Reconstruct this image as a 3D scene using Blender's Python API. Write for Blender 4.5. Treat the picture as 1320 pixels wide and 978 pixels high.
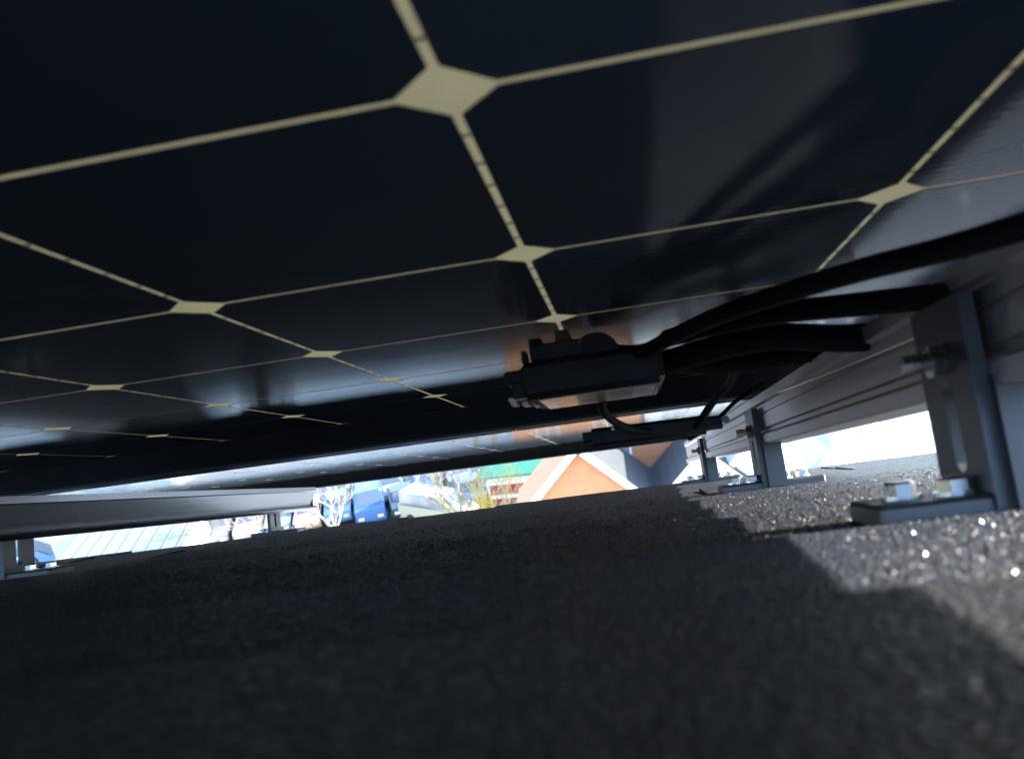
import bpy, math, random
import numpy as np
from mathutils import Vector, Matrix, Euler
random.seed(7); rng = np.random.default_rng(7)
for o in list(bpy.data.objects): bpy.data.objects.remove(o)
sc = bpy.context.scene
COL = sc.collection

# ------------------------------------------------------------------ camera, sky, sun, exposure
TH = math.radians(22.0)                 # roof pitch; roof-local +y runs down the slope
CAM = Vector((.1905, -.1921, -.1003))   # lens in roof-local metres (z = 0 is the back of the near panel)
RV = ((.98172, .14342, -.12509), (-.14123, .10853, -.98401), (-.12755, .98369, .12680))   # image right, image down, forward
FPX = 1036.8
ROT = Matrix.Rotation(-TH, 3, 'X')
LENS_H = 20.0
T0 = Vector((0, 0, LENS_H - (ROT @ CAM).z))
def W(p): return ROT @ Vector(p) + T0   # roof-local to world

cam_d = bpy.data.cameras.new('camera'); cam = bpy.data.objects.new('camera', cam_d); COL.objects.link(cam)
r_, d_, f_ = [ROT @ Vector(v).normalized() for v in RV]
m3 = Matrix((r_, -d_, -f_)).transposed()
cam.matrix_world = Matrix.Translation(W(CAM)) @ m3.to_4x4()
cam_d.sensor_width = 36; cam_d.lens = FPX / 1320 * 36
cam_d.clip_start = .01; cam_d.clip_end = 6000
cam_d.dof.use_dof = True; cam_d.dof.focus_distance = 1.1; cam_d.dof.aperture_fstop = 12.5
sc.camera = cam

SUN_LOCAL = Vector((1.0, .04, .355)).normalized()
SUN = (ROT @ SUN_LOCAL).normalized()
world = bpy.data.worlds.new('World'); sc.world = world; world.use_nodes = True
nt = world.node_tree
sky = nt.nodes.new('ShaderNodeTexSky'); sky.sky_type = 'NISHITA'; sky.sun_disc = False
sky.sun_elevation = math.asin(SUN.z); sky.sun_rotation = math.atan2(SUN.x, SUN.y)
sky.air_density = 1.0; sky.dust_density = .15; sky.ozone_density = 1.6
bg = nt.nodes['Background']; bg.inputs['Strength'].default_value = .14
nt.links.new(sky.outputs[0], bg.inputs['Color'])
sun_d = bpy.data.lights.new('sun', 'SUN'); sun_d.energy = 2.5; sun_d.angle = math.radians(.5); sun_d.color = (1, .92, .80)
sun = bpy.data.objects.new('sun', sun_d); COL.objects.link(sun)
sun.rotation_euler = SUN.to_track_quat('Z', 'Y').to_euler(); sun.location = (60, 30, 60)
sc.view_settings.view_transform = 'Standard'; sc.view_settings.look = 'None'
sc.view_settings.exposure = 3.6; sc.view_settings.gamma = 1
sc.cycles.max_bounces = 10; sc.cycles.glossy_bounces = 6; sc.cycles.diffuse_bounces = 5

# ------------------------------------------------------------------ photo pixel helpers (give directions; distance from what is touched)
def ray(x, y): return Vector(RV[0]) * ((x - 660) / FPX) + Vector(RV[1]) * ((y - 489) / FPX) + Vector(RV[2])
def at_y(x, y, Y): d = ray(x, y); return CAM + d * ((Y - CAM.y) / d.y)
def at_x(x, y, X): d = ray(x, y); return CAM + d * ((X - CAM.x) / d.x)
def ground_at(x, y, h=0.0):
    d = ROT @ ray(x, y); o = W(CAM); return o + d * ((h - o.z) / d.z)
def town_at(x, y, D):                   # point in world at level distance D (metres along +y) on the ray
    d = ROT @ ray(x, y); o = W(CAM); return o + d * ((D - o.y) / d.y)

# ------------------------------------------------------------------ materials
MATS = {}
def mat(name, col, rough=.6, metal=0, spec=.5, var=.0, vscale=8., bump=0., bscale=60., trans=None, coat=0., island=0., stretch=None, orand=0.):
    if name in MATS: return MATS[name]
    m = bpy.data.materials.new(name); m.use_nodes = True; n = m.node_tree; p = n.nodes['Principled BSDF']
    p.inputs['Base Color'].default_value = (*col, 1); p.inputs['Roughness'].default_value = rough
    p.inputs['Metallic'].default_value = metal; p.inputs['Specular IOR Level'].default_value = spec
    p.inputs['Coat Weight'].default_value = coat; p.inputs['Coat Roughness'].default_value = .08
    tc = n.nodes.new('ShaderNodeTexCoord'); uv = tc.outputs['Object']
    if stretch:
        mpn = n.nodes.new('ShaderNodeMapping'); mpn.inputs['Scale'].default_value = stretch; n.links.new(uv, mpn.inputs[0]); uv = mpn.outputs[0]
    if var > 0 or island > 0:
        hsv = n.nodes.new('ShaderNodeHueSaturation'); hsv.inputs['Color'].default_value = (*col, 1)
        ma = n.nodes.new('ShaderNodeMath'); ma.operation = 'MULTIPLY_ADD'
        if island > 0:
            g = n.nodes.new('ShaderNodeNewGeometry'); n.links.new(g.outputs['Random Per Island'], ma.inputs[0]); a = island
        else:
            t = n.nodes.new('ShaderNodeTexNoise'); t.inputs['Scale'].default_value = vscale; t.inputs['Detail'].default_value = 6
            n.links.new(uv, t.inputs['Vector']); n.links.new(t.outputs[0], ma.inputs[0]); a = var
        ma.inputs[1].default_value = 2 * a; ma.inputs[2].default_value = 1 - a
        n.links.new(ma.outputs[0], hsv.inputs['Value']); n.links.new(hsv.outputs[0], p.inputs['Base Color'])
        if island == 0:
            mr = n.nodes.new('ShaderNodeMath'); mr.operation = 'MULTIPLY_ADD'; mr.inputs[1].default_value = .25; mr.inputs[2].default_value = max(.02, rough - .125)
            n.links.new(t.outputs[0], mr.inputs[0]); n.links.new(mr.outputs[0], p.inputs['Roughness'])
    if bump > 0:
        t2 = n.nodes.new('ShaderNodeTexNoise'); t2.inputs['Scale'].default_value = bscale; t2.inputs['Detail'].default_value = 4
        n.links.new(uv, t2.inputs['Vector'])
        b = n.nodes.new('ShaderNodeBump'); b.inputs['Strength'].default_value = bump; b.inputs['Distance'].default_value = .1 / bscale
        n.links.new(t2.outputs[0], b.inputs['Height']); n.links.new(b.outputs[0], p.inputs['Normal'])
    MATS[name] = m; return m
def tone(m, amount):                      # every piece gets its own slightly different tone
    n = m.node_tree; p = n.nodes['Principled BSDF']; inp = p.inputs['Base Color']
    h = n.nodes.new('ShaderNodeHueSaturation')
    if inp.links: n.links.new(inp.links[0].from_socket, h.inputs['Color'])
    else: h.inputs['Color'].default_value = inp.default_value
    oi = n.nodes.new('ShaderNodeObjectInfo'); k = n.nodes.new('ShaderNodeMath'); k.operation = 'MULTIPLY_ADD'; k.inputs[1].default_value = 2*amount; k.inputs[2].default_value = 1 - amount
    n.links.new(oi.outputs['Random'], k.inputs[0]); n.links.new(k.outputs[0], h.inputs['Value']); n.links.new(h.outputs[0], inp)

def mat_cell():
    m = mat('solar_cell', (.050, .080, .120), .10, 0, .2); n = m.node_tree; p = n.nodes['Principled BSDF']
    tc = n.nodes.new('ShaderNodeTexCoord')
    w = n.nodes.new('ShaderNodeTexWave'); w.bands_direction = 'Y'; w.inputs['Scale'].default_value = 44; w.inputs['Distortion'].default_value = .25; w.inputs['Detail'].default_value = 2
    n.links.new(tc.outputs['Object'], w.inputs['Vector'])
    b = n.nodes.new('ShaderNodeBump'); b.inputs['Strength'].default_value = .035; b.inputs['Distance'].default_value = .0006
    no = n.nodes.new('ShaderNodeTexNoise'); no.inputs['Scale'].default_value = 14; no.inputs['Detail'].default_value = 5
    mp = n.nodes.new('ShaderNodeMapping'); mp.inputs['Scale'].default_value = (.5, 3, 1)
    n.links.new(tc.outputs['Object'], mp.inputs[0]); n.links.new(mp.outputs[0], no.inputs['Vector'])
    mr = n.nodes.new('ShaderNodeMapRange'); mr.inputs['To Min'].default_value = .07; mr.inputs['To Max'].default_value = .16
    n.links.new(no.outputs[0], mr.inputs[0]); n.links.new(mr.outputs[0], p.inputs['Roughness'])
    n.links.new(w.outputs['Fac'], b.inputs['Height']); n.links.new(b.outputs[0], p.inputs['Normal'])
    d = n.nodes.new('ShaderNodeTexNoise'); d.inputs['Scale'].default_value = 9; d.inputs['Detail'].default_value = 8; d.inputs['Roughness'].default_value = .7
    geo = n.nodes.new('ShaderNodeNewGeometry'); n.links.new(geo.outputs['Position'], d.inputs['Vector'])
    dr = n.nodes.new('ShaderNodeMapRange'); dr.inputs['From Min'].default_value = .5; dr.inputs['From Max'].default_value = .8; dr.inputs['To Max'].default_value = .35
    n.links.new(d.outputs[0], dr.inputs[0])
    mxc = n.nodes.new('ShaderNodeMix'); mxc.data_type = 'RGBA'; mxc.inputs[6].default_value = p.inputs['Base Color'].default_value; mxc.inputs[7].default_value = (.11, .12, .12, 1)
    n.links.new(dr.outputs[0], mxc.inputs[0]); n.links.new(mxc.outputs[2], p.inputs['Base Color'])
    return m
def mat_sheet():
    m = bpy.data.materials.new('backsheet_film'); m.use_nodes = True; n = m.node_tree; p = n.nodes['Principled BSDF']
    p.inputs['Base Color'].default_value = (.50, .46, .36, 1); p.inputs['Roughness'].default_value = .35
    tr = n.nodes.new('ShaderNodeBsdfTranslucent')
    no = n.nodes.new('ShaderNodeTexNoise'); no.inputs['Scale'].default_value = 40; no.inputs['Detail'].default_value = 6
    cr = n.nodes.new('ShaderNodeValToRGB'); cr.color_ramp.elements[0].color = (.38, .345, .25, 1); cr.color_ramp.elements[1].color = (.52, .475, .35, 1)
    tc = n.nodes.new('ShaderNodeTexCoord'); n.links.new(tc.outputs['Object'], no.inputs['Vector']); n.links.new(no.outputs[0], cr.inputs[0]); n.links.new(cr.outputs[0], tr.inputs['Color'])
    mx = n.nodes.new('ShaderNodeMixShader'); mx.inputs[0].default_value = .45
    n.links.new(p.outputs[0], mx.inputs[1]); n.links.new(tr.outputs[0], mx.inputs[2]); n.links.new(mx.outputs[0], n.nodes['Material Output'].inputs[0])
    MATS['sheet'] = m; return m
def mat_shingle():
    m = mat('asphalt_shingle', (.035, .034, .036), .8, 0, .4); n = m.node_tree; p = n.nodes['Principled BSDF']
    tc = n.nodes.new('ShaderNodeTexCoord')
    v = n.nodes.new('ShaderNodeTexVoronoi'); v.inputs['Scale'].default_value = 560
    n.links.new(tc.outputs['Object'], v.inputs['Vector'])
    cr = n.nodes.new('ShaderNodeValToRGB')
    cr.color_ramp.elements[0].color = (.003, .004, .006, 1); cr.color_ramp.elements[1].color = (.009, .020, .050, 1)
    e = cr.color_ramp.elements.new(.6); e.color = (.0035, .0075, .018, 1)
    sp = n.nodes.new('ShaderNodeSeparateColor'); n.links.new(v.outputs['Color'], sp.inputs[0]); n.links.new(sp.outputs[0], cr.inputs[0])
    n.links.new(cr.outputs[0], p.inputs['Base Color'])
    mr = n.nodes.new('ShaderNodeMapRange'); mr.inputs['To Min'].default_value = .35; mr.inputs['To Max'].default_value = .95
    n.links.new(sp.outputs[1], mr.inputs[0]); n.links.new(mr.outputs[0], p.inputs['Roughness'])
    b = n.nodes.new('ShaderNodeBump'); b.inputs['Strength'].default_value = 1.0; b.inputs['Distance'].default_value = .0016; b.invert = True
    n.links.new(v.outputs['Distance'], b.inputs['Height']); n.links.new(b.outputs[0], p.inputs['Normal'])
    return m
M_CELL = mat_cell(); tone(M_CELL, .16); M_SHEET = mat_sheet(); M_SHING = mat_shingle(); tone(M_SHING, .45)
M_BLACKFRAME = mat('black_anodised', (.018, .018, .020), .38, .2, .5, var=.3, vscale=30)
M_ALU = mat('aluminium', (.25, .27, .30), .36, 1, .5, var=.22, vscale=14, bump=.25, bscale=160, stretch=(1, .03, 1))
M_ALU_GLOW = mat('aluminium_veil_glow', (.62, .59, .58), .5, 1, .5, var=.22, vscale=14, bump=.25, bscale=160, stretch=(1, .03, 1))  # rail aluminium lightened and warmed: lens-veil glow put into the colour
M_ALUD = mat('weathered_aluminium', (.13, .13, .135), .5, .85, .5, var=.2, vscale=40, bump=.08, bscale=250)
M_STEEL = mat('stainless_bolt', (.55, .55, .56), .28, 1, .5, var=.15, vscale=120)
M_PLASTIC = mat('black_plastic', (.016, .016, .018), .45, 0, .5, var=.3, vscale=60, bump=.1, bscale=400)
M_CABLE = mat('black_cable_jacket', (.010, .010, .011), .7, 0, .22, var=.25, vscale=80)
M_LABEL = mat('label_film', (.55, .53, .50), .16, 0, .8, var=.15, vscale=60)
M_TAB = mat('tab_ribbon', (.20, .18, .14), .5, .2)
M_GRAN = mat('roof_granule', (.005, .011, .026), .45, 0, .5, island=.9)
_n = M_GRAN.node_tree; _g = [q for q in _n.nodes if q.type == 'NEW_GEOMETRY'][0]      # one granule in sixty is a shiny flake
_w = _n.nodes.new('ShaderNodeTexWhiteNoise'); _w.noise_dimensions = '1D'; _n.links.new(_g.outputs['Random Per Island'], _w.inputs['W'])
_t = _n.nodes.new('ShaderNodeMath'); _t.operation = 'LESS_THAN'; _t.inputs[1].default_value = .962; _n.links.new(_w.outputs['Value'], _t.inputs[0])
_r = _n.nodes.new('ShaderNodeMath'); _r.operation = 'MULTIPLY_ADD'; _r.inputs[1].default_value = .20; _r.inputs[2].default_value = .30; _n.links.new(_t.outputs[0], _r.inputs[0])
_p = _n.nodes['Principled BSDF']; _n.links.new(_r.outputs[0], _p.inputs['Roughness'])
_f = _n.nodes.new('ShaderNodeMath'); _f.operation = 'SUBTRACT'; _f.inputs[0].default_value = 1; _n.links.new(_t.outputs[0], _f.inputs[1])
_m = _n.nodes.new('ShaderNodeMix'); _m.data_type = 'RGBA'; _m.inputs[7].default_value = (.42, .45, .50, 1)
_n.links.new(_f.outputs[0], _m.inputs[0]); _n.links.new(_p.inputs['Base Color'].links[0].from_socket, _m.inputs[6]); _n.links.new(_m.outputs[2], _p.inputs['Base Color']); _n.links.new(_f.outputs[0], _p.inputs['Metallic'])

# ------------------------------------------------------------------ mesh helpers
class MB:
    def __init__(s): s.v = []; s.f = []; s.mi = []
    def add(s, vs, fs, mi=0):
        k = len(s.v); s.v += [tuple(p) for p in vs]; s.f += [tuple(i + k for i in q) for q in fs]; s.mi += [mi] * len(fs)
    def box(s, a, b, mi=0, bev=0.):
        x0, y0, z0 = a; x1, y1, z1 = b
        if bev <= 0:
            s.add([(x0,y0,z0),(x1,y0,z0),(x1,y1,z0),(x0,y1,z0),(x0,y0,z1),(x1,y0,z1),(x1,y1,z1),(x0,y1,z1)],
                  [(0,3,2,1),(4,5,6,7),(0,1,5,4),(1,2,6,5),(2,3,7,6),(3,0,4,7)], mi)
        else:
            c = bev
            o = [(x0+c,y0),(x1-c,y0),(x1,y0+c),(x1,y1-c),(x1-c,y1),(x0+c,y1),(x0,y1-c),(x0,y0+c)]
            i = [(x0+c,y0+c),(x1-c,y0+c),(x1-c,y0+c),(x1-c,y1-c),(x1-c,y1-c),(x0+c,y1-c),(x0+c,y1-c),(x0+c,y0+c)]
            L = [[(*p, z0) for p in i], [(*p, z0+c) for p in o], [(*p, z1-c) for p in o], [(*p, z1) for p in i]]
            s.loft(L, mi)
    def loft(s, rings, mi=0, cap=True, closed=True):
        n = len(rings[0]); vs = [p for r in rings for p in r]; fs = []
        for k in range(len(rings) - 1):
            for j in range(n if closed else n - 1):
                j2 = (j + 1) % n; fs.append((k*n+j, k*n+j2, (k+1)*n+j2, (k+1)*n+j))
        if cap: fs.append(tuple(range(n))[::-1]); fs.append(tuple((len(rings)-1)*n + j for j in range(n)))
        s.add(vs, fs, mi)
    def prism_y(s, poly, y0, y1, mi=0, fn=lambda x, y, z: (x, y, z), seg=1):
        s.loft([[fn(x, y0 + (y1-y0)*k/seg, z) for x, z in poly] for k in range(seg + 1)], mi)
    def prism_x(s, poly, x0, x1, mi=0): s.loft([[(x, y, z) for y, z in poly] for x in (x0, x1)], mi)
    def prism_z(s, poly, z0, z1, mi=0): s.loft([[(x, y, z) for x, y in poly] for z in (z0, z1)], mi)
    def tube(s, pts, rad, n=8, mi=0):
        pts = [Vector(p) for p in pts]; rad = rad if isinstance(rad, (list, tuple)) else [rad] * len(pts)
        rings = []; up = None
        for k, p in enumerate(pts):
            t = (pts[min(k+1, len(pts)-1)] - pts[max(k-1, 0)]).normalized()
            if up is None: up = t.orthogonal().normalized()
            a = (up - t * up.dot(t)).normalized(); b = t.cross(a); up = a
            rings.append([p + (a*math.cos(q) + b*math.sin(q)) * rad[k] for q in [2*math.pi*j/n for j in range(n)]])
        s.loft(rings, mi)
    def cyl(s, c, r, h, n=12, axis='z', mi=0, ch=0.):
        def P(a, rr, t):
            u, v = math.cos(a)*rr, math.sin(a)*rr
            return {'z': (c[0]+u, c[1]+v, c[2]+t), 'x': (c[0]+t, c[1]+u, c[2]+v), 'y': (c[0]+v, c[1]+t, c[2]+u)}[axis]
        A = [2*math.pi*j/n for j in range(n)]
        L = [[P(a, r, 0) for a in A], [P(a, r, h - ch) for a in A]]
        if ch > 0: L.append([P(a, r - ch, h) for a in A])
        s.loft(L, mi)
    def mesh(s, name, mats, smooth=False):
        me = bpy.data.meshes.new(name); me.from_pydata(s.v, [], s.f)
        for m in (mats if isinstance(mats, (list, tuple)) else [mats]): me.materials.append(m)
        me.polygons.foreach_set('material_index', s.mi)
        if smooth: me.polygons.foreach_set('use_smooth', [True]*len(s.f))
        me.update()
        import bmesh
        bm = bmesh.new(); bm.from_mesh(me); bmesh.ops.recalc_face_normals(bm, faces=bm.faces); bm.to_mesh(me); bm.free()
        if smooth:
            try: me.set_sharp_from_angle(angle=math.radians(40))
            except Exception: pass
        return me
    def build(s, name, mats, parent=None, smooth=False, loc=(0, 0, 0)):
        return put(name, s.mesh(name, mats, smooth), parent, loc)
def put(name, me, parent=None, loc=(0, 0, 0)):
    o = bpy.data.objects.new(name, me); COL.objects.link(o); o.location = loc
    if parent: o.parent = parent
    return o
def tag(o, label, cat, group=None):
    o['label'] = label; o['category'] = cat
    if group: o['group'] = group
    return o
def roof_thing(name, label, cat, loc, group=None):
    o = bpy.data.objects.new(name, None); COL.objects.link(o); o.empty_display_size = .05
    o.location = W(loc); o.rotation_euler = (-TH, 0, 0); return tag(o, label, cat, group)
def town_thing(name, label, cat, loc, rz=0, group=None):
    o = bpy.data.objects.new(name, None); COL.objects.link(o)
    o.location = loc; o.rotation_euler = (0, 0, rz); return tag(o, label, cat, group)
def structure(o): o['kind'] = 'structure'; return o
def copy_tree(o, parent=None):
    c = o.copy(); COL.objects.link(c); c.parent = parent
    for ch in list(o.children): copy_tree(ch, c)
    return c
def smooth_path(pts, n=6):
    P = [Vector(p) for p in pts]; P = [2*P[0]-P[1]] + P + [2*P[-1]-P[-2]]; out = []
    for i in range(1, len(P) - 2):
        for k in range(n):
            t = k / n; a, b, c, d = P[i-1], P[i], P[i+1], P[i+2]
            out.append(.5*((2*b) + (c-a)*t + (2*a-5*b+4*c-d)*t*t + (3*b-a-3*c+d)*t**3))
    out.append(P[-2]); return out

# heights along the slope (roof-local): the deck and the rails fall away a little from the near panel
def z_roof(y): return -.1375 - .0078 * (y - .2)
def z_rail(y): return -.0365 - .0111 * (y - .2)

# ------------------------------------------------------------------ the ground
def ground_sheet():
    mb = MB(); n = 24; R = 3000
    mb.add([(x, y, 0) for y in np.linspace(-R, R, n) for x in np.linspace(-R, R, n)],
           [(j*n+i, j*n+i+1, (j+1)*n+i+1, (j+1)*n+i) for j in range(n-1) for i in range(n-1)])
    structure(mb.build('ground', mat('ground_mix', (.20, .19, .17), .9, 0, .3, var=.35, vscale=.12, bump=.3, bscale=6)))
ground_sheet()

# ------------------------------------------------------------------ own building: walls, roof, shingles
EAVE = 1.42
bld = roof_thing('apartment_building', 'dark shingled roof slope of the building under the solar panels', 'building', (0, 0, -.2))
def rel(p, o): return (p[0]-o[0], p[1]-o[1], p[2]-o[2])
BO = (0, 0, -.2)
mb = MB()
def rp(x, y, dz): return rel((x, y, z_roof(y) + dz), BO)
mb.loft([[rp(x, -6, -.008), rp(x, EAVE-.01, -.008), rp(x, EAVE-.01, -.05), rp(x, EAVE-.3, -.3), rp(x, -6, -.3)] for x in (-9, 9)])
roof = mb.build('roof', M_SHING, bld)
# walls below (a vertical body in world axes; parent transform undone by hand)
inv = ROT.transposed()
def wl(p): v = inv @ (Vector(p) - W(BO)); return tuple(v)
ew = W((0, EAVE - .35, z_roof(EAVE) - .12)); bw = W((0, -6, z_roof(-6) - .3))
mb = MB()
mb.add([wl(p) for p in [(-8.8, bw.y, 0), (8.8, bw.y, 0), (8.8, ew.y, 0), (-8.8, ew.y, 0), (-8.8, bw.y, bw.z), (8.8, bw.y, bw.z), (8.8, ew.y, ew.z), (-8.8, ew.y, ew.z)]],
       [(0,3,2,1),(4,5,6,7),(0,1,5,4),(1,2,6,5),(2,3,7,6),(3,0,4,7)])
mb.build('wall', mat('own_wall', (.42, .36, .30), .85, 0, .3, var=.15, vscale=2), bld)
# drip edge strip under the last course, pale metal
mb = MB(); mb.box(rp(-9, EAVE-.05, -.0062), rp(9, EAVE+.012, -.0045)); mb.build('drip_edge', mat('drip_edge_metal', (.55, .55, .53), .4, .8, var=.15), bld)
# shingle tabs, course by course, nearest the eave lowest
EXPO = .143; LEN = .20
tabs = {}
def tab_mesh(w, t, k):
    key = (w, t, k)
    if key not in tabs:
        r = random.Random(k*31 + int(w*1000)); mb = MB(); nx = 4
        xs = [i*w/nx for i in range(nx+1)]
        yb = [LEN + r.uniform(-.003, .002) for _ in xs]
        top = [(x, 0, .0006) for x in xs] + [(x, yb[i]-.002, t + r.uniform(-.0005, .0005)) for i, x in enumerate(xs)]
        fr = [(x, yb[i], t-.002) for i, x in enumerate(xs)] + [(x, yb[i]-.001, -.001) for i, x in enumerate(xs)]
        bot = [(x, 0, -.0022) for x in xs]
        n = nx+1; V = top + fr + bot; F = []
        for i in range(nx):
            F += [(i, i+1, n+i+1, n+i), (n+i, n+i+1, 2*n+i+1, 2*n+i), (2*n+i, 2*n+i+1, 3*n+i+1, 3*n+i), (3*n+i, 3*n+i+1, 4*n+i+1, 4*n+i), (4*n+i, 4*n+i+1, i+1, i)]
        F += [(0, n, 2*n, 3*n, 4*n), tuple(q + nx for q in (4*n, 3*n, 2*n, n, 0))]
        mb.add(V, F); tabs[key] = mb.mesh('shingle', M_SHING)
    return tabs[key]
nco = 14; count = 0
for c in range(nco):
    y1 = EAVE + .004 - c*EXPO; y0 = y1 - LEN; x = -1.75 - random.uniform(0, .15) if y1 > .9 else (-1.15 - random.uniform(0, .15) if y1 > .25 else -.75)
    xe = 1.15 if y1 > .5 else .75
    while x < xe:
        near = y1 < .75; w = random.choice((.44, .52, .6)) if near else random.choice((.14, .18, .22, .26)); t = random.choice((.0042, .0048)) if near else random.choice((.0042, .0048, .0075))
        sl = -.0078
        o = put('shingle', tab_mesh(w - .0006, t, random.randrange(3)), roof, rel((x, y0, z_roof(y0) - .0012), BO))
        o.rotation_euler = (sl + random.uniform(-.0012, .0012), 0, 0); x += w; count += 1

# loose-looking mineral granules on the near courses
def granules():
    pts = []
    def fan(n, d0, d1, p):
        u = rng.random(n); d = d0 * (d1/d0)**u
        lat = -.70*d - .03 + rng.random(n) * (1.30*d + .06)
        pts.append(np.stack([CAM.x + lat, CAM.y + d, np.zeros(n)], 1))
    fan(56000, .06, .9, 1)
    P = np.concatenate(pts); n = len(P)
    yl = P[:, 1]
    k = np.ceil((EAVE + .004 - yl) / EXPO) - 1        # course whose visible strip this point lies on
    frac = (yl - (EAVE + .004 - k*EXPO - LEN)) / LEN
    P[:, 2] = -.1375 - .0078*(yl-.2) - .0012 + .0006 + .0042*frac
    size = (.00030 + .00050 * rng.random(n)**1.8) * np.clip(.55 + (yl - CAM.y)*1.1, .6, 1.15)
    base = np.array([(1,0,0),(0,1,0),(-1,0,0),(0,-1,0),(0,0,1),(0,0,-.6)], float)
    V = base[None] * (1 + .6*(rng.random((n, 6, 1)) - .5)) + .35*(rng.random((n, 6, 3)) - .5)
    a = rng.random(n) * 6.28; ca, sa = np.cos(a)[:, None], np.sin(a)[:, None]
    V = np.stack([V[..., 0]*ca - V[..., 1]*sa, V[..., 0]*sa + V[..., 1]*ca, V[..., 2]], -1) * size[:, None, None] + P[:, None]
    V[..., 2] += .2
    F = np.array([(0,1,4),(1,2,4),(2,3,4),(3,0,4),(1,0,5),(2,1,5),(3,2,5),(0,3,5)])
    F = (F[None] + 6*np.arange(n)[:, None, None]).reshape(-1, 3)
    me = bpy.data.meshes.new('granules'); me.from_pydata(V.reshape(-1, 3).tolist(), [], F.tolist()); me.materials.append(M_GRAN)
    o = put('granules', me, roof); o['kind'] = 'stuff'
granules()

# ------------------------------------------------------------------ solar panels
S = .158; GAP = .0028; CHF = .0122
cmb = MB()
h = S/2 - GAP/2
octo = [(-h+CHF,-h),(h-CHF,-h),(h,-h+CHF),(h,h-CHF),(h-CHF,h),(-h+CHF,h),(-h,h-CHF),(-h,-h+CHF)]
cmb.prism_z(octo, .0000, .00035)
CELL = cmb.mesh('cell', M_CELL)
tmb = MB(); tmb.box((-GAP/2-.0006, -.0003, -.0001), (GAP/2+.0006, .0003, .00045)); TABY = tmb.mesh('cell_tab', M_TAB)
def panel(label, u0, v0, nu, nv, y_org, tilt, zoff, ticks):
    """u0, v0: first grid line; frame bars are 12 mm outside the cell field."""
    x0, x1 = u0*S, (u0+nu)*S; y0, y1 = y_org, y_org + nv*S
    t = roof_thing('solar_panel', label, 'solar panel', (x0, y0, zoff), 'solar panels over the roof')
    t.rotation_euler = (-TH + tilt, 0, 0)
    Wd, Hd = nu*S, nv*S
    mb = MB(); mb.box((-.012, -.012, .0005), (Wd+.012, Hd+.012, .0012)); mb.build('backsheet', M_SHEET, t)
    for i in range(nu):
        for j in range(nv): put('cell', CELL, t, ((i+.5)*S, (j+.5)*S, 0))
    if ticks:
        for i in range(1, nu):
            for j in range(nv):
                if i >= nu-5 and 2 <= j < 6:
                    for q in (-.052, -.030, -.010, .012, .033, .053): put('cell_tab', TABY, t, (i*S, (j+.5)*S + q, 0))
    # frame: lip over the top, wall, inward bottom flange
    b = .013; FD = .0345; FL = .024; TW = .0022
    def bar(name, poly, a0, a1, along):
        mb = MB()
        if along == 'x': mb.prism_x(poly, a0, a1)
        else: mb.prism_y(poly, a0, a1)
        return mb.build(name, M_BLACKFRAME, t)
    prof = lambda s, e: [(e+s*b, .006), (e-s*.004, .006), (e-s*.004, .0025), (e+s*(b-TW), .0025), (e+s*(b-TW), -FD+.0018), (e-s*(FL-b), -FD+.0018), (e-s*(FL-b), -FD), (e+s*b, -FD)]
    bar('frame_bar', prof(1, Hd), -b, Wd+b, 'x'); bar('frame_bar', prof(-1, 0), -b, Wd+b, 'x')
    bar('frame_bar', prof(1, Wd), -b+.003, Hd+b-.003, 'y'); bar('frame_bar', prof(-1, 0), -b+.003, Hd+b-.003, 'y')
    # inner edge trim: aluminium bead along the flange edge
    mb = MB(); mb.box((.02, Hd-(FL-b)-.0008, -FD-.0006), (Wd-.02, Hd-(FL-b)+.0012, -FD+.0028)); mb.build('flange_edge', M_ALUD, t)
    mb = MB()
    for q in (.35, .78): mb.cyl((Wd*q, Hd+.002, -FD-.0032), .004, .0032, 8)
    mb.build('drain_rivet', M_STEEL, t)
    return t
panel('solar panel with pale diamond gaps between dark cells, carrying the black microinverter', -9, -3, 12, 8, -3*S, 0, 0, True)
y2 = 5*S + .013 + .005 + .013
panel('solar panel set nearer the eave, its glossy underside mirroring the street', -9, 0, 12, 8, y2, -.0055, -.001, False)

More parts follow.
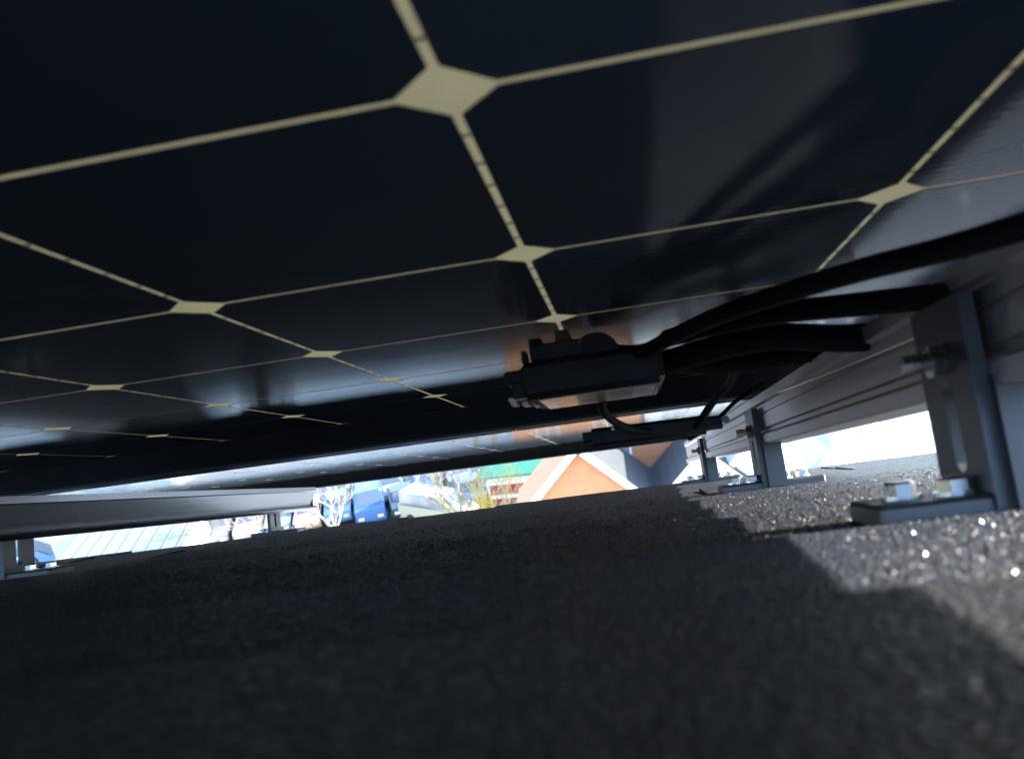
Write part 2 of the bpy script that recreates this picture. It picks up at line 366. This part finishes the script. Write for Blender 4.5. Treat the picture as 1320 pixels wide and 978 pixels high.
# ------------------------------------------------------------------ mounting rails
def rail(label, x, y0, y1, seam=None, plain=False):
    t = roof_thing('mounting_rail', label, 'rail', (x, y0, z_rail(y0)), 'aluminium mounting rails')
    w = .020; H = .0505
    prof = [(-w-.003,0),(-.006,0),(-.006,-.006),(.006,-.006),(.006,0),(w+.003,0),(w+.003,-.0085),(w,-.0105),(w,-.0185),(w-.0016,-.0190),(w-.0016,-.0205),(w,-.0210),(w,-.034),
            (w-.003,-.0350),(w-.003,-.0385),(w+.0015,-.0395),(w+.003,-.0415),(w+.003,-H+.001),(w+.002,-H),(-w-.002,-H),(-w-.003,-H+.001),(-w-.003,-.0415),(-w-.0015,-.0395),(-w+.003,-.0385),(-w+.003,-.0350),
            (-w,-.034),(-w,-.0210),(-w+.0016,-.0205),(-w+.0016,-.0190),(-w,-.0185),(-w,-.0105),(-w-.003,-.0085)]
    if plain:
        prof = [(-w-.003,0),(-.006,0),(-.006,-.006),(.006,-.006),(.006,0),(w+.0036,0),(w+.0036,-.0085),(w+.001,-.0100),(w-.008,-.040),(w-.002,-.0425),(w+.003,-.0432),(w+.004,-.0448),(w+.003,-.0468),(w-.001,-H),(-w+.001,-H),
                (-w-.003,-.0468),(-w-.003,-.0432),(-w,-.041),(-w,-.0102),(-w-.003,-.0085)]
    fn = lambda X, Y, Z: (X, Y - y0, Z + z_rail(Y) - z_rail(y0))
    cuts = [y0] + ([seam] if seam else []) + [y1]
    for a, b in zip(cuts[:-1], cuts[1:]):
        mb = MB(); mb.prism_y(prof, a + (.0015 if a != y0 else 0), b, fn=fn); mb.build('rail_section', M_ALU if plain else M_ALU_GLOW, t)
    mb = MB(); zz = z_rail(y1) - z_rail(y0); mb.box((-w+.004, y1-y0-.006, -H+.003+zz), (w-.004, y1-y0-.004, -.009+zz)); mb.build('end_plug', M_PLASTIC, t)
    return t
RX1, RX2 = -.552, .356
rail('silver mounting rail on slotted feet, running along the open side of the array', RX1, -.4, 1.60, plain=True)
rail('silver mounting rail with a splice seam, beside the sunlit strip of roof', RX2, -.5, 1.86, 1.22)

# ------------------------------------------------------------------ L-feet
def hexbolt(mb, c, r, hh): mb.cyl(c, r, hh, 6, ch=.0012)
def lfoot(label, side, x_face, y, rib=True):
    """side -1: plate on the rail's left face; slot plate stands in the y-z plane"""
    zr = z_roof(y) + .004; top = z_rail(y) - .012; hgt = top - zr
    t = roof_thing('rail_foot', label, 'bracket', (x_face, y, zr), 'slotted feet under the rails')
    pw = .026; pt = .0062; s = side
    # upright with an oval slot: outer outline minus inner slot
    mb = MB(); z0s, z1s = .014, hgt*.62; sw = .0052
    outer = []; inner = []
    N = 8
    for k in range(N+1):
        a = math.pi*k/N; inner.append((math.cos(a)*sw, z1s - sw + math.sin(a)*sw))
    for k in range(N+1):
        a = math.pi + math.pi*k/N; inner.append((math.cos(a)*sw, z0s + sw + math.sin(a)*sw))
    for (yy, zz) in inner:
        # cast to plate rectangle
        cy, cz = 0, (z0s+z1s)/2; dy, dz = yy-cy, zz-cz
        u = min((pw/abs(dy)) if abs(dy) > 1e-6 else 1e9, ((hgt-cz)/dz) if dz > 1e-6 else 1e9, (cz/(-dz)) if dz < -1e-6 else 1e9)
        outer.append((cy+dy*u, cz+dz*u))
    # corner snap
    for cyy, czz in ((pw, hgt), (-pw, hgt), (-pw, 0), (pw, 0)):
        k = min(range(len(outer)), key=lambda q: (outer[q][0]-cyy)**2 + (outer[q][1]-czz)**2); outer[k] = (cyy, czz)
    xa, xb = (0, s*pt)
    n = len(inner); V = [(xa, *p) for p in outer] + [(xb, *p) for p in outer] + [(xa, *p) for p in inner] + [(xb, *p) for p in inner]; F = []
    for k in range(n):
        j = (k+1) % n
        F += [(k, j, 2*n+j, 2*n+k), (n+k, 3*n+k, 3*n+j, n+j), (k, n+k, n+j, j), (2*n+k, 2*n+j, 3*n+j, 3*n+k)]
    mb.add(V, F)
    mb.build('upright', M_ALUD, t)
    # stiffening rib on the uphill edge
    if rib: mb = MB(); mb.box((-.0005 if s < 0 else -.018, -pw-.005, 0), (.018 if s < 0 else .0005, -pw, hgt*.60)); mb.build('rib', M_ALUD, t)
    # base bar across, with pads
    mb = MB(); mb.box((-.048, -.024, -.0055), (.058, .024, .0058), bev=.0016); mb.build('base_plate', M_ALUD, t)
    mb = MB(); mb.box((-.055, -.030, -.0105), (.066, .030, -.0056)); mb.build('sealing_pad', M_PLASTIC, t)
    for bx, by in ((-.031, .004), (-.013, -.006), (.020, -.006), (.040, .004)):
        mb = MB(); mb.cyl((bx, by, .0059), .0085, .0016, 12); hexbolt(mb, (bx, by, .0075), .0066, .0058); mb.build('bolt', M_STEEL, t)
    # T-bolt through the slot into the rail
    mb = MB(); zb = hgt*.72
    mb.cyl((s*pt, 0, zb), .0075, s*.0055, 6, 'x'); mb.cyl((s*pt, 0, zb), .0038, s*.016, 8, 'x'); mb.build('clamp_bolt', M_STEEL, t)
    return t
F2 = RX2 - .023 - .0005; F1 = RX1 - .023 - .0005
lfoot('slotted rail foot bolted down inside the sunlit strip of shingles', -1, F2, .167)
lfoot('slotted rail foot midway along the spliced rail, bolt head poking out', -1, F2, .715)
lfoot('slotted rail foot at the eave end of the spliced rail', -1, F2, 1.37)
lfoot('slotted rail foot with the light showing through its oval slot, open-side rail', -1, F1, at_x(22, 712, F1 - .003).y, rib=False)
lfoot('thin slotted rail foot near the cut end of the open-side rail', -1, F1, at_x(354, 678, F1 - .003).y, rib=False)

# ------------------------------------------------------------------ microinverter with its bracket, sticker and connectors
by0, by1 = .335, .425
pl = at_y(672, 500, by0); pr = at_y(858, 482, by0); zb = at_y(770, 503, by0).z; 
bx0, bx1 = pl.x, pr.x
inv_t = roof_thing('microinverter', 'black microinverter box with a reflective sticker under it, hung from the panel', 'microinverter', (bx0, by0, zb))
IO = (bx0, by0, zb); L = bx1 - bx0; Dp = by1 - by0
Ht = -.0065 - zb
mb = MB(); mb.box((0, 0, 0), (L, Dp, Ht*.62), bev=.004)
mb.box((.008, .003, Ht*.60), (L*.46, Dp-.008, Ht*.90), bev=.0015)
mb.build('housing', M_PLASTIC, inv_t)
mb = MB(); mb.box((-.011, .004, Ht*.30), (.002, Dp-.01, Ht*.52), bev=.0012); mb.box((-.007, .006, Ht*.06), (.002, Dp-.01, Ht*.31)); mb.build('side_flange', M_PLASTIC, inv_t)
mb = MB(); mb.box((.002, .004, Ht*.60), (.0055, .02, Ht*.83), bev=.0008); mb.build('fin', M_PLASTIC, inv_t)
for a, b, hh in ((.008, .019, 1.0), (.026, .038, 1.08)):
    mb = MB(); mb.loft([[(a, .004, Ht*.84), (b, .004, Ht*.84), (b, .03, Ht*.84), (a, .03, Ht*.84)], [(a+.0005, .005, Ht*hh), (b-.0025, .005, Ht*hh), (b-.0025, .028, Ht*hh), (a+.0005, .028, Ht*hh)]]); mb.build('connector_block', M_PLASTIC, inv_t)
mb = MB(); R = .016
mb.loft([[(.052+R*math.cos(a), yy, Ht*.58+R*1.0*math.sin(a)) for a in [math.pi*k/10 for k in range(11)]] for yy in (.006, .045)]); mb.build('gland_dome', M_PLASTIC, inv_t, True)
mb = MB(); mb.box((.010, .006, -.0008), (L-.004, Dp-.006, -.0001)); st = mb.build('sticker', M_LABEL, inv_t)
mb = MB()
for k in range(14): x = L*.60 + k*.0026; mb.box((x, .012 + (k % 3)*.004, -.0011), (x+.0011, Dp-.016, -.0009))
mb.build('printed_bars', mat('print_ink', (.05, .05, .05), .5), st)
mb = MB(); mb.box((L-.022, .010, -.0012), (L-.007, Dp-.012, -.0009)); mb.build('white_panel', mat('label_white', (.8, .8, .8), .2, 0, .7), st)
mb = MB()
for k in range(3): mb.box((-.010 + k*.006, .012+k*.016, -.0006), (-.006 + k*.006, .03+k*.016, .0025))
mb.box((-.011, .010, .0018), (.012, .016, .0040)); mb.build('clip', mat('clip_metal', (.5, .42, .36), .3, 1), inv_t)

# ------------------------------------------------------------------ cables
def cable(name, label, pts, rad, group='black cables under the panels', n=10, clip=None):
    P = smooth_path(pts); o = P[0]
    t = roof_thing(name, label, 'cable', o, group)
    mb = MB(); mb.tube([p - o for p in P], rad, n); mb.build('jacket', M_CABLE, t, True)
    return t, o
A = at_y
cable('cable', 'thick black cable looping from the microinverter top up past the splice rail',
      [A(742, 447, .36), A(760, 447, .37), A(790, 452, .36), A(830, 452, .33), A(870, 432, .29), A(930, 405, .23), A(1010, 378, .18), A(1110, 348, .135), A(1230, 318, .10), A(1420, 262, .07)], .0048)
cable('cable', 'black cable sagging below the looped cable beside the microinverter',
      [A(752, 462, .38), A(800, 470, .38), A(850, 468, .37), A(900, 455, .35), A(960, 440, .33), A(1010, 434, .31), A(1090, 436, .30), A(1160, 430, .285)], .0085)
cable('cable', 'black cable resting behind the sagging one, above the sticker',
      [A(770, 452, .40), A(830, 462, .42), A(900, 470, .43), A(960, 468, .43), A(1040, 455, .42), A(1120, 440, .40)], .0075)
cable('cable', 'black cable running tight under the cells past the splice rail',
      [A(860, 436, .33), A(920, 420, .28), A(1000, 404, .24), A(1080, 395, .21), A(1180, 385, .18), A(1300, 372, .15)], .0060)
cable('cable', 'black cable dropping from the microinverter sticker to the inline connector',
      [A(782, 505, .40), A(776, 518, .43), A(779, 531, .47), A(795, 545, .53), A(820, 554, .58), A(850, 556, .60)], .0036)
cable('cable', 'short black cable rising from the inline connector toward the splice rail',
      [A(880, 562, .60), A(900, 546, .59), A(912, 528, .56), A(925, 510, .52), A(940, 494, .49), A(945, 478, .45), A(935, 462, .42)], .0036)
cable('cable', 'thin black cable end with a grey cap beside the splice rail',
      [A(888, 566, .61), A(910, 553, .62), A(930, 535, .63), A(950, 516, .64), A(985, 492, .62)], .0021)
g0, g1 = at_x(1192, 431, RX2 - .0262), at_x(1003, 506, RX2 - .0262)
gw = roof_thing('grounding_wire', 'thin bare grounding wire stretched along the splice rail', 'wire', g0)
mb = MB(); mb.tube([Vector(), (g1-g0)*.5 + Vector((0, 0, -.0006)), g1-g0], .0006, 6); mb.build('strand', mat('tinned_copper', (.75, .68, .60), .3, 1), gw, True)
# inline connector hanging below the panel frame
p0 = A(752, 566, .60); p1 = A(930, 545, .60)
cn = roof_thing('inline_connector', 'long black inline cable connector hanging under the panel frame', 'connector', p0)
ax = (p1 - p0); Lc = ax.length; ax.normalize()
def along(t, dy, dz): return tuple(ax*t + Vector((0, dy, dz)))
def cbar(t0, t1, hy, hz, off=0, nm='body'):
    mb = MB(); mb.loft([[along(t, a*hy, off + b*hz) for a, b in ((-1,-.6),(-.6,-1),(.6,-1),(1,-.6),(1,.6),(.6,1),(-.6,1),(-1,.6))] for t in (t0, t1)]); return mb.build(nm, M_PLASTIC, cn)
cbar(.009, Lc*.88, .009, .0090); cbar(Lc*.88, Lc, .007, .0065, .001, 'end_nut'); cbar(0, .009, .006, .0052, .001, 'end_nut')
mb = MB(); mb.cyl(along(.030, -.012, .006), .0016, .004, 8, 'y'); mb.build('rivet', M_STEEL, cn)
mb = MB(); mb.cyl(along(Lc*1.03, -.004, .003), .0035, .006, 10, 'y'); mb.build('grey_cap', mat('grey_cap', (.4, .4, .42), .35), cn)

# ------------------------------------------------------------------ the town below
def strip(name, pts, z, m):
    mb = MB(); mb.add([(x, y, z) for x, y in pts] + [(x, y, z-.003) for x, y in pts], [tuple(range(len(pts)))]); return structure(mb.build(name, m))
M_ASPH = mat('asphalt', (.050, .050, .054), .7, 0, .5, var=.25, vscale=.6, bump=.3, bscale=20)
M_PAVE = mat('paving', (.30, .29, .28), .8, 0, .4, var=.2, vscale=1.2)
strip('car_park', [(-95, 41.5), (2, 41.5), (10, 80), (-95, 80)], .012, M_ASPH)
mb = MB(); mb.box((-95, 40.0, .0), (3, 41.4, .13)); structure(mb.build('pavement', M_PAVE))
mb = MB()
for k in range(30):
    x = -62 + k*2.6; mb.add([(x, 43, .017), (x+.12, 43, .017), (x+.12-1.5, 48, .017), (x-1.5, 48, .017)], [(0,1,2,3)])
    mb.add([(x+2, 50, .017), (x+.12+2, 50, .017), (x+.12+.5, 55, .017), (x+.5, 55, .017)], [(0,1,2,3)])
structure(mb.build('bay_markings', mat('road_paint', (.75, .75, .73), .6)))

structure(strip('sheen_reflector', [(-70, 8), (2.4, 8), (2.4, 39.9), (-70, 39.9)], .008, mat('pale_sheen_reflector', (.74, .67, .59), .7, 0, .4, var=.15, vscale=.5)))  # unseen ground, added and made this pale to brighten the panels' mirrored sheen
# cars: profile loft with panes, wheels, lights
M_GLASS = mat('car_glass', (.16, .19, .23), .1, .6, .8)
M_TYRE = mat('tyre', (.02, .02, .02), .8); M_RIM = mat('rim', (.5, .5, .5), .3, 1); M_LAMP = mat('lamp_lens', (.7, .7, .7), .1)
PAINT = {k: mat('paint_' + k, c, .25, 0, .5, coat=.6) for k, c in dict(blue=(.05, .12, .32), pale_blue=(.12, .20, .34), white=(.60, .60, .59), silver=(.17, .18, .20), dark=(.03, .035, .05), navy=(.03, .07, .18), red=(.45, .04, .04), cream=(.45, .38, .28), peach=(.50, .28, .18)).items()}
def make_car(kind):
    t = bpy.data.objects.new('parked_car', None); COL.objects.link(t)
    Lc, Wc = (4.3, 1.76) if kind == 'car' else (5.1, 1.95)
    hw = Wc/2
    if kind == 'car': body = [(-2.15,.45),(-2.12,.75),(-1.95,.92),(-.9,1.0),(1.25,1.02),(1.95,.98),(2.15,.8),(2.15,.4)]; cab = [(-1.0,.98),(-.35,1.43),(.9,1.46),(1.75,1.0)]
    else: body = [(-2.55,.45),(-2.5,.9),(-2.3,1.1),(-1.7,1.2),(2.45,1.25),(2.55,1.2),(2.55,.6),(2.55,.4)]; cab = [(-1.75,1.2),(-1.15,1.95),(2.35,2.0),(2.5,1.22)]
    prof = body + [(body[-1][0]-.1, .28), (body[0][0]+.1, .28)]
    mb = MB(); mb.loft([[(sx*hw*k, y, z) for y, z in prof] for sx, k in ((-1, .93), (-1, 1.0), (1, 1.0), (1, .93))])
    for sx in (-.93, .93): pass
    b = mb.build('body', PAINT['white'], t)
    mb = MB(); mb.loft([[(-hw*.92, y, z) if z < 1.21 and (kind == 'car') is (kind == 'car') and k in (0, 3) else (-hw*.76, y, z) for k, (y, z) in enumerate(cab)], [(hw*.92, y, z) if k in (0, 3) else (hw*.76, y, z) for k, (y, z) in enumerate(cab)]])
    mb.build('roof', PAINT['white'], t)
    def pane(c, nm='window'):
        n = (Vector(c[1])-Vector(c[0])).cross(Vector(c[2])-Vector(c[0])).normalized()*.012
        q = [Vector(p) for p in c]; ctr = sum(q, Vector())/4
        if n.dot(ctr - Vector((0, 0, .9))) < 0: n = -n
        q = [ctr + (p-ctr)*.86 for p in q]
        mb = MB(); mb.add([p+n for p in q] + [p-n*.5 for p in q], [(0,1,2,3),(4,7,6,5),(0,4,5,1),(1,5,6,2),(2,6,7,3),(3,7,4,0)]); return mb.build(nm, M_GLASS, t)
    c0, c1, c2, c3 = cab
    pane([(-hw*.9,*c0),(hw*.9,*c0),(hw*.76,*c1),(-hw*.76,*c1)], 'windscreen'); pane([(-hw*.9,*c3),(hw*.9,*c3),(hw*.76,*c2),(-hw*.76,*c2)], 'rear_window')
    for s in (-1, 1): pane([(s*hw*.92,*c0),(s*hw*.92,*c3),(s*hw*.76,*c2),(s*hw*.76,*c1)], 'side_window')
    for s in (-1, 1):
        for yy in (-.31*Lc, .31*Lc):
            mb = MB(); mb.cyl((s*(hw-.2) if s > 0 else -hw-.02, yy, .32), .32, .22, 14, 'x'); w = mb.build('wheel', M_TYRE, t)
            mb = MB(); mb.cyl((hw+.021 if s > 0 else -hw-.035, yy, .32), .19, .012, 10, 'x'); mb.build('rim', M_RIM, w)
        mb = MB(); mb.box((s*hw*.62-.17, body[0][0]-.01, .58), (s*hw*.62+.17, body[0][0]+.12, .76)); mb.build('headlight', M_LAMP, t)
    return t
protos = {'car': make_car('car'), 'van': make_car('van')}; used = set()
def place_car(px, py, rz, col, kind, label):
    p = ground_at(px, py, .55)
    if kind in used: t = copy_tree(protos[kind])
    else: t = protos[kind]; used.add(kind)
    t.location = (p.x, p.y, .012); t.rotation_euler = (0, 0, math.radians(rz)); tag(t, label, 'car' if kind == 'car' else 'van', 'vehicles parked below the eave')
    for ch in t.children:
        if ch.name.split('.')[0] in ('body', 'roof'):
            ch.material_slots[0].link = 'OBJECT'; ch.material_slots[0].material = PAINT[col]
    return t
CARS = [(478, 650, 16, 'blue', 'van', 'mid blue van parked in the row with the pale cars'),
        (437, 653, 16, 'pale_blue', 'car', 'pale blue car beside the mid blue van'),
        (399, 662, 16, 'peach', 'car', 'peach coloured car in the front row'),
        (362, 668, 16, 'silver', 'car', 'silver car next to the peach coloured one'),
        (324, 674, 16, 'cream', 'car', 'cream car behind the thin rail foot'),
        (284, 680, 16, 'silver', 'van', 'silver van between the cream car and the light blue car'),
        (246, 690, 16, 'dark', 'car', 'black car at the end of the row by the pale shed'),
        (545, 620, 16, 'navy', 'car', 'navy car in the back row by the bare trees'),
        (505, 626, 16, 'white', 'car', 'white car in the back row beside the navy one'),
        (465, 630, 16, 'white', 'car', 'white car in the back row behind the blue van'),
        (425, 635, 16, 'silver', 'car', 'silver car in the back row'),
        (566, 660, 60, 'cream', 'van', 'cream van standing alone beneath the bare trees'),
        (606, 634, 16, 'pale_blue', 'car', 'pale blue car under the bare tree branches'),
        (640, 622, 16, 'white', 'car', 'white car parked next to the striped kiosk'),
        (520, 645, 18, 'dark', 'car', 'black car beside the mid blue van in the front row'),
        (385, 640, 18, 'navy', 'car', 'navy car in the back row behind the peach coloured car'),
        (345, 646, 18, 'dark', 'car', 'black car in the back row behind the silver car'),
        (305, 652, 18, 'white', 'car', 'white car in the back row behind the cream car'),
        (590, 612, 18, 'silver', 'car', 'silver car behind the cream van under the bare trees'),
        (78, 716, 60, 'pale_blue', 'van', 'pale blue van parked broadside past the pale shed'),
        (64, 700, 60, 'cream', 'car', 'cream car behind the pale blue van')]
for c in CARS: place_car(*c)

# pale flat-roofed shed
p = ground_at(160, 704, 2.6)
sh = town_thing('storage_shed', 'long pale grey shed with a shallow metal roof in the car park', 'shed', (p.x, p.y, 0), math.radians(12))
mb = MB(); mb.box((-3.6, -3, 0), (3.6, 3.5, 2.4)); mb.build('wall', mat('shed_wall', (.55, .53, .50), .8, var=.1), sh)
mb = MB(); mb.prism_x([(-3.3, 2.405), (3.8, 2.405), (3.8, 3.0), (-3.3, 2.5)], -3.9, 3.9); rf = mb.build('roof', mat('pale_metal_roof', (.21, .21, .22), .5, .2, var=.12, vscale=1), sh)
for k in range(9):
    x = -3.6 + k*.9; mb = MB(); mb.prism_x([(-3.3, 2.503), (3.8, 3.003), (3.8, 3.06), (-3.3, 2.56)], x, x+.06); mb.build('roof_seam', MATS['pale_metal_roof'], rf)
mb = MB(); mb.box((-1.2, -3.04, .02), (1.2, -2.995, 2.1)); mb.build('door', mat('shed_door', (.35, .38, .42), .6), sh)

# gabled houses
M_SLATE = mat('slate', (.050, .056, .062), .75, 0, .3, var=.3, vscale=3)
M_WTRIM = mat('white_trim', (.80, .79, .77), .5)
M_ORANGE = mat('orange_render', (.46, .20, .10), .85, 0, .3, var=.28, vscale=2.5, bump=.2, bscale=12)
M_WHITEW = mat('white_render', (.78, .76, .73), .85, 0, .3, var=.08, vscale=1)
M_TERRA = mat('terracotta_tile', (.48, .20, .11), .8, 0, .3, var=.3, vscale=4)
M_PALE = mat('pale_roof', (.72, .70, .67), .5, 0, .5, var=.1, vscale=1)
M_PANE = mat('window_pane', (.10, .14, .18), .08, 0, .8)
def house(label, apex_px, D, half, length, wallm, roofm, trim, windows=True, leftm=None, rz=0, slope=1.0, chimney=None):
    a = town_at(*apex_px, D); hz = a.z; ez = hz - half*slope
    t = town_thing('gabled_house', label, 'house', (a.x, a.y, 0), rz, 'gabled houses below the eave')
    mb = MB(); mb.prism_y([(-half, 0), (half, 0), (half, ez), (0, hz - .12), (-half, ez)], 0, length); mb.build('wall', wallm, t)
    ov = .28; th = .14; n = math.hypot(1, slope); nz = th*n
    for s, m in ((-1, leftm or roofm), (1, roofm)):
        e = half + .35
        mb = MB(); mb.prism_y([(0.002*s, hz), (s*e, hz - e*slope), (s*e, hz - e*slope + nz), (.002*s, hz + nz)], -ov, length + ov); r = mb.build('roof', m, t)
        # slate courses as real steps
        steps = 7
        for k in range(steps):
            x0 = e*k/steps; x1 = e*(k+1)/steps
            mb = MB(); mb.prism_y([(s*x0+.003*s, hz-x0*slope+nz+.004), (s*x1, hz-x1*slope+nz+.004), (s*x1, hz-x1*slope+nz+.05), (s*x0+.003*s, hz-x0*slope+nz+.012)], -ov+.02, length+ov-.02); mb.build('slate_course', m, r)
        bw = .26
        mb = MB(); mb.prism_y([(0.001*s, hz - .16), (s*e, hz - e*slope - .16), (s*e, hz - e*slope + nz + .03), (.001*s, hz + nz + .03)], -ov-.06, -ov-.005); mb.build('bargeboard', trim, t)
    mb = MB(); mb.prism_y([(-.14, hz+nz+.0), (.14, hz+nz+.0), (.06, hz+nz+.14), (-.06, hz+nz+.14)], -ov, length+ov); mb.build('ridge', roofm, t)
    if windows:
        for wx in (-half*.45, half*.45):
            for wz in (1.0, ez*.62):
                mb = MB(); mb.box((wx-.5, -.05, wz), (wx+.5, -.002, wz+1.2)); w = mb.build('window', M_WTRIM, t)
                mb = MB(); mb.box((wx-.42, -.06, wz+.08), (wx-.03, -.051, wz+1.12)); mb.build('pane', M_PANE, w)
                mb = MB(); mb.box((wx+.03, -.06, wz+.08), (wx+.42, -.051, wz+1.12)); mb.build('pane', M_PANE, w)
        mb = MB(); mb.box((-.5, -.05, .02), (.5, -.002, 2.1)); mb.build('door', M_PANE, t)
    if chimney:
        mb = MB(); mb.box((-half*.5-.3, length*.5, hz-half*.5), (-half*.5+.3, length*.5+.6, hz+.9)); mb.build('chimney', M_TERRA, t)
    return t
house('orange rendered gable house with white bargeboards and slate roof', (743, 576), 30, 2.7, 3.0, M_ORANGE, M_SLATE, M_WTRIM, leftm=M_TERRA)
house('white rendered gable house with slate roof by the thin rail foot', (905, 581), 30.3, 2.0, 3.0, M_WHITEW, M_SLATE, mat('pink_trim', (.72, .55, .50), .6))
th_ = house('tall orange house with wide gable behind the two slate roofs', (836, 440), 33.9, 4.6, 8, M_ORANGE, M_SLATE, M_WTRIM, windows=False)
q = town_at(797, 584, 33.85) - Vector(th_.location)
mb = MB(); mb.box((q.x-.75, -.06, q.z-.9), (q.x+.6, -.002, q.z+.9)); w_ = mb.build('window', M_WTRIM, th_)
for k in (0, 1):
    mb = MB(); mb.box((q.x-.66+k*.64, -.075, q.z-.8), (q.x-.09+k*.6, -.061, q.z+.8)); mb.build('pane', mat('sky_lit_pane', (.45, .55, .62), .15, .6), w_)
house('white house with pale roof right of the white gable', (972, 562), 30.8, 1.7, 9, M_WHITEW, M_PALE, M_WTRIM)
house('small white gabled house with pale roof in the glare', (1042, 566), 33, 2.4, 9, M_WHITEW, M_PALE, M_WTRIM)
house('white gabled house with pale roof beyond the sunlit strip', (1122, 548), 32, 2.6, 10, M_WHITEW, M_PALE, M_WTRIM)
house('white gabled house with pale roof at the end of the row', (1204, 536), 33, 2.8, 10, M_WHITEW, M_PALE, M_WTRIM)
for k, (px_, D) in enumerate(((985, 48), (1075, 49), (1165, 50))):
    house(('long white hall with pale roof behind the white gables', 'second white hall with pale roof behind the glare houses', 'third white hall with pale roof behind the end house')[k], (px_, 530 - 12*k), D, 5.0, 16, M_WHITEW, M_PALE, M_WTRIM, windows=False, slope=.5)
structure(strip('paved_yard', [(2.5, 27), (60, 27), (60, 110), (11, 110)], .010, mat('pale_concrete', (.55, .53, .50), .7, 0, .4, var=.12, vscale=.5)))

# striped kiosk
p = ground_at(664, 636, 1.0)
ks = town_thing('kiosk', 'kiosk with green roof and maroon and white banded front', 'kiosk', (p.x, p.y, 0), math.radians(-4))
M_GREEN = mat('green_roof', (.05, .22, .14), .6, var=.15, vscale=2); M_MAR = mat('maroon_board', (.28, .03, .06), .6, var=.1)
mb = MB(); mb.box((-1.6, 0, 0), (1.8, 3.4, 2.6)); mb.build('wall', M_WHITEW, ks)
for z0 in (.15, 1.05):
    for k in range(3): mb = MB(); mb.box((-1.5+k*1.1, -.05, z0), (-.45+k*1.1, -.003, z0+.62)); mb.build('front_board', M_MAR, ks)
for z0 in (.80, 1.70): mb = MB(); mb.box((-1.62, -.09, z0), (1.82, -.003, z0+.22)); mb.build('white_band', M_WTRIM, ks)
mb = MB(); mb.prism_x([(-.5, 2.3), (1.7, 3.3), (3.9, 2.5), (3.9, 2.6), (1.7, 3.42), (-.5, 2.42)], -1.9, 2.1); mb.build('roof', M_GREEN, ks)

# bare trees
def tree(label, px, py, D, height, seed, col, spread=.5, lean=(0, 0)):
    r = random.Random(seed); a = town_at(px, py, D)
    t = town_thing('bare_tree', label, 'tree', (a.x, a.y, 0), r.uniform(0, 6), 'bare winter trees by the car park')
    m = mat('bark_' + label[:12], col, .8, var=.3, vscale=3)
    tr = MB(); cr = MB()
    H0 = height*.32; tr.tube([(0, 0, -.05), (.05, .03, H0*.5), (lean[0]*.3, lean[1]*.3, H0)], [height*.022, height*.018, height*.015], 7)
    def grow(p, d, L, rad, lev):
        q = p + d*L*.5 + Vector((r.uniform(-1, 1), r.uniform(-1, 1), r.uniform(-.2, .5)))*L*.07; e = p + d*L + Vector((0, 0, L*.05))
        cr.tube([p, q, e], [rad, rad*.8, rad*.55], 4 if lev > 1 else 5)
        if lev >= 4: return
        for k in range(3 if lev < 3 else 4):
            v = (d + Vector((r.uniform(-1, 1), r.uniform(-1, 1), r.uniform(-.35, .7)))*spread*1.5).normalized()
            s = p + (e - p)*r.uniform(.5, 1.0); grow(s, v, L*r.uniform(.55, .8), rad*.52, lev+1)
    for k in range(5):
        an = k*1.257 + r.uniform(-.3, .3); grow(Vector((lean[0]*.3, lean[1]*.3, H0*r.uniform(.8, 1.0))), Vector((math.cos(an)*.7+lean[0], math.sin(an)*.7+lean[1], 1)).normalized(), height*.26, height*.011, 0)
    tr.build('trunk', m, t); cr.build('crown', m, t)
tree('pale barked bare tree spreading over the parked cars', 590, 655, 40, 6.4, 3, (.26, .21, .14))
tree('golden twigged bare tree beside the striped kiosk', 641, 640, 38, 6.4, 11, (.62, .42, .06))
tree('grey barked bare tree by the navy car', 556, 650, 44, 5.6, 5, (.30, .27, .24))
tree('slim bare tree rising among the cream and peach cars', 345, 690, 40, 6.2, 21, (.30, .24, .17))
tree('forked bare tree in front of the pale blue car', 430, 676, 41, 6.0, 17, (.36, .30, .20))
tree('tangled bare tree between the cream van and the kiosk', 618, 650, 36, 7.2, 29, (.45, .36, .20))
tree('small bare tree beside the shed', 262, 690, 42, 4.6, 8, (.22, .18, .14))
